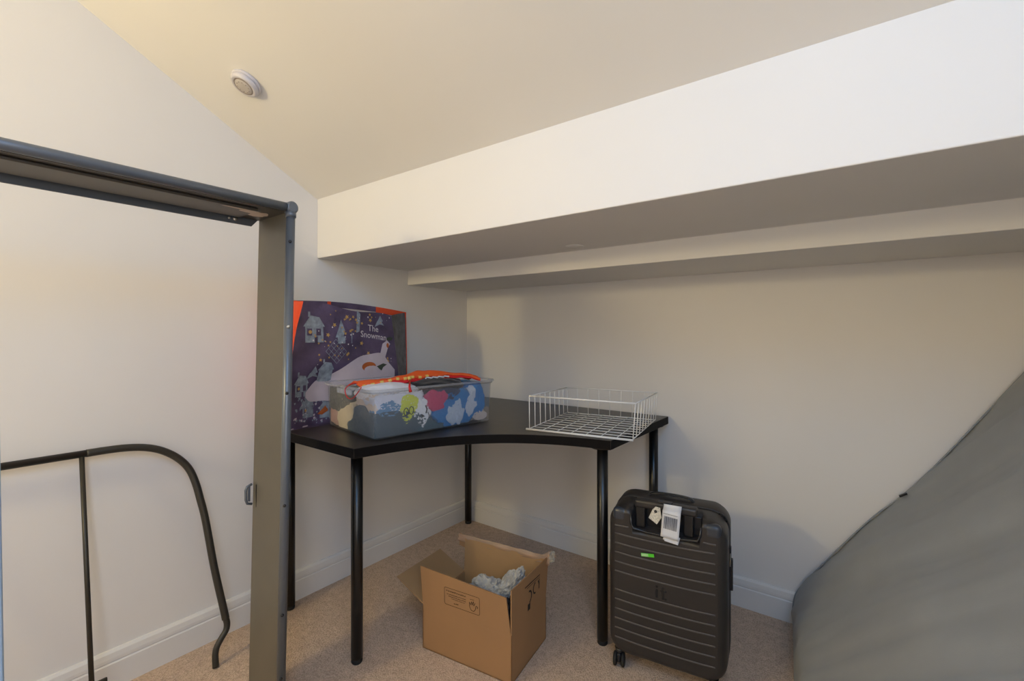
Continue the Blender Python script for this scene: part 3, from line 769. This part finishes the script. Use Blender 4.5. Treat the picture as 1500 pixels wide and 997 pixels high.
def crumple(name, label, mt, c, rad, seed, amp=.45, cat='packing paper', eul=(0, 0, 0)):
    bm = bmesh.new(); bmesh.ops.create_icosphere(bm, subdivisions=5, radius=1); s = Vector((seed*2.3, seed, seed*4.1))
    rm = Matrix.Rotation(eul[1], 3, 'Y') @ Matrix.Rotation(eul[0], 3, 'X')
    for v in bm.verts:
        p = v.co; d = 1+amp*.6*noise.noise(p*1.4+s)
        for q_, a_ in ((2.2, .5), (4.5, .35), (9, .18)): d += amp*a_*(.28-abs(noise.noise(p*q_+s*q_)))*1.6
        v.co = rm @ Vector((p.x*rad[0]*d, p.y*rad[1]*d, p.z*rad[2]*d))+Vector(c)
    for v in bm.verts:
        v.co.x = max(.008, min(W_-.012, v.co.x)); v.co.y = max(.008, min(D_-.008, v.co.y)); v.co.z = max(.007, v.co.z)
    me = bpy.data.meshes.new(name); bm.to_mesh(me); bm.free(); me.materials.append(mt)
    o = bpy.data.objects.new(name, me); C.objects.link(o); o.matrix_world = BM; return tag(o, label, cat, 'crumpled paper in the box')
crumple('crumpled_paper', 'grey white crumpled paper at the left inside the cardboard box', M['crumple'], (.17, .15, .165), (.070, .060, .055), 3, .5)
crumple('crumpled_paper', 'twisted white crumpled paper rising at the right of the cardboard box', M['crumple'], (.262, .165, .20), (.038, .036, .085), 8, .5, eul=(0, R(32), 0))
crumple('crumpled_paper', 'small grey crumpled paper between the two larger ones in the cardboard box', M['crumple'], (.225, .09, .175), (.032, .030, .030), 12, .5)
o = crumple('box_filler', 'black crumpled sack seen through the open front slit of the cardboard box', M['black'], (.318, .060, .105), (.040, .055, .115), 21, .3, 'filler'); o.name = 'black_filler'; del o['group']  # black filler piece stood right behind the slit

# ---------------------------------------------------------------- suitcase
SA = R(7.8)
sx, sy = 1.405, -.627
SM = Matrix.Translation((sx, sy, 0)) @ Matrix.Rotation(SA, 4, 'Z')
su = thing('suitcase', 'charcoal hard-shell cabin suitcase with ribbed front standing beside the desk leg', 'suitcase', (sx, sy, 0), SA)
def outline(hw_, z0, z1, r, notch=0, n=9):
    out = []
    c4 = ((hw_-r, z0+r, -90), (hw_-r, z1-r, 0))
    for cx, cz, a0 in c4:
        for k in range(n+1): out.append((cx+r*math.cos(R(a0+90*k/n)), cz+r*math.sin(R(a0+90*k/n))))
    nx0, nx1 = .108, -.102
    dz = notch
    out += [(nx0+.004, z1), (nx0, z1-dz*.5), (nx0-.003, z1-dz), (.05, z1-dz), (0, z1-dz), (-.05, z1-dz), (nx1+.003, z1-dz), (nx1, z1-dz*.5), (nx1-.004, z1)]
    for cx, cz, a0 in ((-hw_+r, z1-r, 90), (-hw_+r, z0+r, 180)):
        for k in range(n+1): out.append((cx+r*math.cos(R(a0+90*k/n)), cz+r*math.sin(R(a0+90*k/n))))
    return out
def loft(m, secs, cap0=True, cap1=True):
    rg = []
    for y, o_ in secs: rg.append([m.v((x, y, z)) for x, z in o_])
    n_ = len(rg[0])
    for A, B in zip(rg, rg[1:]):
        for k in range(n_): m.f([A[k], A[(k+1) % n_], B[(k+1) % n_], B[k]], True)
    if cap0: m.f(rg[0][::-1])
    if cap1: m.f(rg[-1])
HWs, Z0, Z1 = .182, .054, .545
m = MB()
N0 = .063
loft(m, [(.000, outline(HWs-.026, Z0+.022, Z1-.020, .040, N0)), (.003, outline(HWs-.016, Z0+.013, Z1-.012, .046, N0)), (.010, outline(HWs-.008, Z0+.006, Z1-.006, .050, N0)),
         (.024, outline(HWs-.002, Z0+.001, Z1-.001, .055, N0)), (.046, outline(HWs, Z0, Z1, .058, N0)), (.047, outline(HWs, Z0, Z1, .058, .0)), (.090, outline(HWs+.001, Z0, Z1+.004, .058, 0)), (.096, outline(HWs-.001, Z0+.002, Z1+.002, .058, 0))])
sh = m.build('front_shell', M['case'], su)
sh.modifiers.new('n', 'WEIGHTED_NORMAL') if False else None
m = MB(); loft(m, [(.094, outline(HWs-.004, Z0+.004, Z1, .056)), (.106, outline(HWs-.004, Z0+.004, Z1, .056))]); m.build('zip_band', M['zip'], su)
m = MB(); loft(m, [(.104, outline(HWs, Z0+.002, Z1+.004, .058)), (.112, outline(HWs+.002, Z0, Z1+.008, .058)), (.165, outline(HWs+.001, Z0, Z1+.010, .056)), (.188, outline(HWs-.006, Z0+.006, Z1+.004, .052)), (.200, outline(HWs-.024, Z0+.022, Z1-.014, .042))])
m.build('back_shell', M['case'], su)
# ribs on the front face, their sheen put into a lighter colour
m = MB()
def rib(z, xa, xb, sag=.004):
    pts = []
    for k in range(25):
        t = k/24; x = xa+(xb-xa)*t; edge = min(t, 1-t)
        pts.append((x, .0005-.0012*min(1, edge*6), z+sag*(abs(2*t-1)**2.5)))
    m.tube(pts, .0030, 8, flat=(.9, .7))
for k in range(6): rib(.107+.0315*k, -.157, .150)
for k in range(5): rib(.326+.0310*k, -.157, .150)
rib(.481, .116, .152, 0); rib(.481, -.157, -.112, 0)
m.build('ribs', M['caserib'], su)
# frame of the recess
m = MB()
m.tube([(-.105, .002, .524), (-.103, -.001, .496), (-.095, -.002, .482), (-.05, -.003, .478), (.05, -.003, .478), (.100, -.002, .482), (.107, -.001, .496), (.110, .002, .524)], .0042, 10)
m.build('recess_trim', M['casegloss'], su)
m = MB(); m.box((-.104, .041, .478), (.107, .047, .540), .002); m.build('recess_back', M['casegloss'], su)
for s in (-1, 1):
    m = MB(); x0_ = .118 if s > 0 else -.166; m.box((x0_, -.0010, .494), (x0_+.048, .030, .538), .013, None, 4); m.build('corner_guard', M['guard'], su)
# telescopic handle, pushed in
hd_ = MB(); hd_.box((-.095, .010, .547), (.098, .044, .573), .008, None, 3); gr_ = hd_.build('handle_grip', M['case'], su)
m = MB(); m.box((-.022, .016, .572), (.022, .036, .577), .0015); m.build('release_button', M['casegloss'], gr_)
for x in (-.076, .072):
    m = MB(); m.box((x-.014, .014, .484), (x+.014, .032, .552), .002); m.build('handle_tube', M['black'], su)
# top carry strap, side handle and lock
m = MB(); m.tube(catmull([(-.075, .135, .548), (-.06, .135, .562), (0, .135, .566), (.06, .135, .562), (.075, .135, .548)], 6), .008, 10, flat=(.45, 1.3)); m.build('carry_strap', M['casegloss'], su)
m = MB(); m.tube(catmull([(-HWs+.003, .12, .215), (-HWs-.014, .12, .235), (-HWs-.019, .12, .30), (-HWs-.014, .12, .365), (-HWs+.003, .12, .385)], 6), .007, 10, flat=(1.4, .45)); m.build('side_handle', M['casegloss'], su)
m = MB(); m.box((HWs-.004, .094, .395), (HWs+.006, .108, .445), .002); m.box((HWs-.003, .108, .30), (HWs+.010, .122, .40), .002); lk = m.build('lock', M['casegloss'], su)
m = MB(); m.box((HWs+.002, .088, .385), (HWs+.0045, .094, .425), .0008); m.build('zip_pull', M['steel'], lk)
m = MB(); m.tube([(.150, .10, .534), (.156, .10, .545), (.168, .10, .538), (.176, .10, .520)], .0025, 8); m.build('zip_loop', M['casegloss'], su)
# raised letters on the plain band
m = MB()
m.box((-.030, -.0028, .285), (-.0245, .001, .307), .0008); m.box((-.030, -.0028, .311), (-.0245, .001, .3165), .0008)
m.box((-.014, -.0028, .285), (-.0085, .001, .315), .0008); m.box((-.0180, -.0028, .3035), (-.002, .001, .3075), .0008); m.box((-.013, -.0028, .284), (-.002, .001, .288), .0008)
for v in m.bm.verts: v.co.x = (v.co.x+.016)*1.2-.008; v.co.z = (v.co.z-.30)*1.2+.294
m.build('letters', M['casegloss'], su)
m = MB(); m.box((-.0945, -.0040, -.0052), (-.0535, -.0034, .0052)); 
m.mi = 1; m.box((-.0935, -.0044, -.0042), (-.072, -.0040, .0042))
m.mi = 0; add_text(m, '123', .0072, lambda x, y: (-.074+x, -.0046, y-.0028))
stk = m.build('sticker', [M['green'], M['palegreen']], su, Matrix.Translation((.024, 0, .4147)) @ Matrix.Rotation(R(-7), 4, 'Y'))
stk['label'] = 'small green sticker'
# twin spinner wheels
for x, y, a_ in ((-.150, .030, 8), (.143, .030, 60), (-.146, .165, -20), (.143, .165, 30)):
    Mx = Matrix.Translation((x, y, 0)) @ Matrix.Rotation(R(a_), 4, 'Z')
    m = MB(); m.tube([Mx @ Vector((0, 0, .034)), Mx @ Vector((0, 0, .060))], [.010, .015], 16); m.box((-.006, -.020, .018), (.006, .010, .046), .003, Mx)
    ax_ = m.build('caster', M['casegloss'], su)
    for s in (-1, 1):
        m = MB(); m.lathe([(0, -.006), (.016, -.006), (.0215, -.004), (.0225, 0), (.0215, .004), (.016, .006), (0, .006)], Mx @ Matrix.Translation((s*.013, -.006, .0227)) @ Matrix.Rotation(R(90), 4, 'Y'), 28)
        m.build('wheel', M['legcap'], ax_)

# paper tags hanging from the handle
TS = Matrix.Translation((.014, -.004, .031)) @ Matrix.Diagonal((1.15, 1, 1.02, 1))
tg = thing('luggage_tag', 'white paper luggage tag with barcode looped on the suitcase handle', 'tag'); tg.matrix_world = SM @ Matrix.Translation((.010, -.002, .026))
def tsheet(m, x0, x1, z0, z1, y, cut=0, tilt=.006, off=0):
    fn = lambda u, v: Vector((x0+(x1-x0)*u+tilt*(v-.5)+(cut*(1-u) if v < .12 else 0), y-off+.004*(1-v)**2*-1, z0+(z1-z0)*v-.010*(u-.5)*.5))
    m.grid(fn, 6, 10); return fn
m = MB(); fn = tsheet(m, -.014, .040, .452, .535, -.009); m.build('front_sheet', M['paper'], tg, solid=.0006)
m = MB(); tsheet(m, -.009, .038, .438, .46, -.006, .006); m.build('rear_sheet', M['paper'], tg, solid=.0005)
m = MB(); m.grid(lambda u, v: Vector((-.011+.054*u, -.0095+.020*math.sin(v*math.pi/2), .5335+.016*v)), 4, 6); m.build('loop', M['paper'], tg, solid=.0006)
m = MB(); random.seed(3); x = -.008
while x < .031:
    wd = random.choice((.0008, .0014, .0022)); m.poly([(x-.001, -.0112, .477-x*.09), (x+wd-.001, -.0112, .477-(x+wd)*.09), (x+wd+.002, -.0106, .519-(x+wd)*.09), (x+.002, -.0106, .519-x*.09)]); x += wd+random.choice((.0008, .0012))
m.poly([(-.008, -.0122, .4635), (.028, -.0122, .4605), (.028, -.0122, .4622), (-.008, -.0122, .4652)])
m.poly([(-.009, -.0110, .527), (.034, -.0106, .523), (.034, -.0106, .5242), (-.009, -.0110, .5282)])
m.build('barcode', M['greyink'], tg)
st = thing('string_tag', 'small cream paper tag with a hole, tucked behind the barcode tag', 'tag'); st.matrix_world = SM @ Matrix.Translation((.006, -.002, .043))
m = MB()
hx_, hz_ = -.030, .508
ol = [(-.052, .484), (-.026, .468), (-.012, .492), (-.016, .522), (-.030, .524), (-.040, .512)]
m.prism(ol, 0, .0006)
q = m.build('card', mat('cream_tag', (.60, .56, .46), .7, var=(220, .35)), st, Matrix.Translation((0, -.002, 0)) @ Matrix.Rotation(R(90), 4, 'X'))
m = MB(); m.tube([(hx_+.003*math.cos(t), -.0028, hz_+.003*math.sin(t)) for t in [k*math.pi/5 for k in range(10)]], .0018, 6, closed=True); m.tube([(hx_, -.003, hz_), (hx_+.004, .002, .527)], .001, 6); m.build('eyelet', M['black'], st)
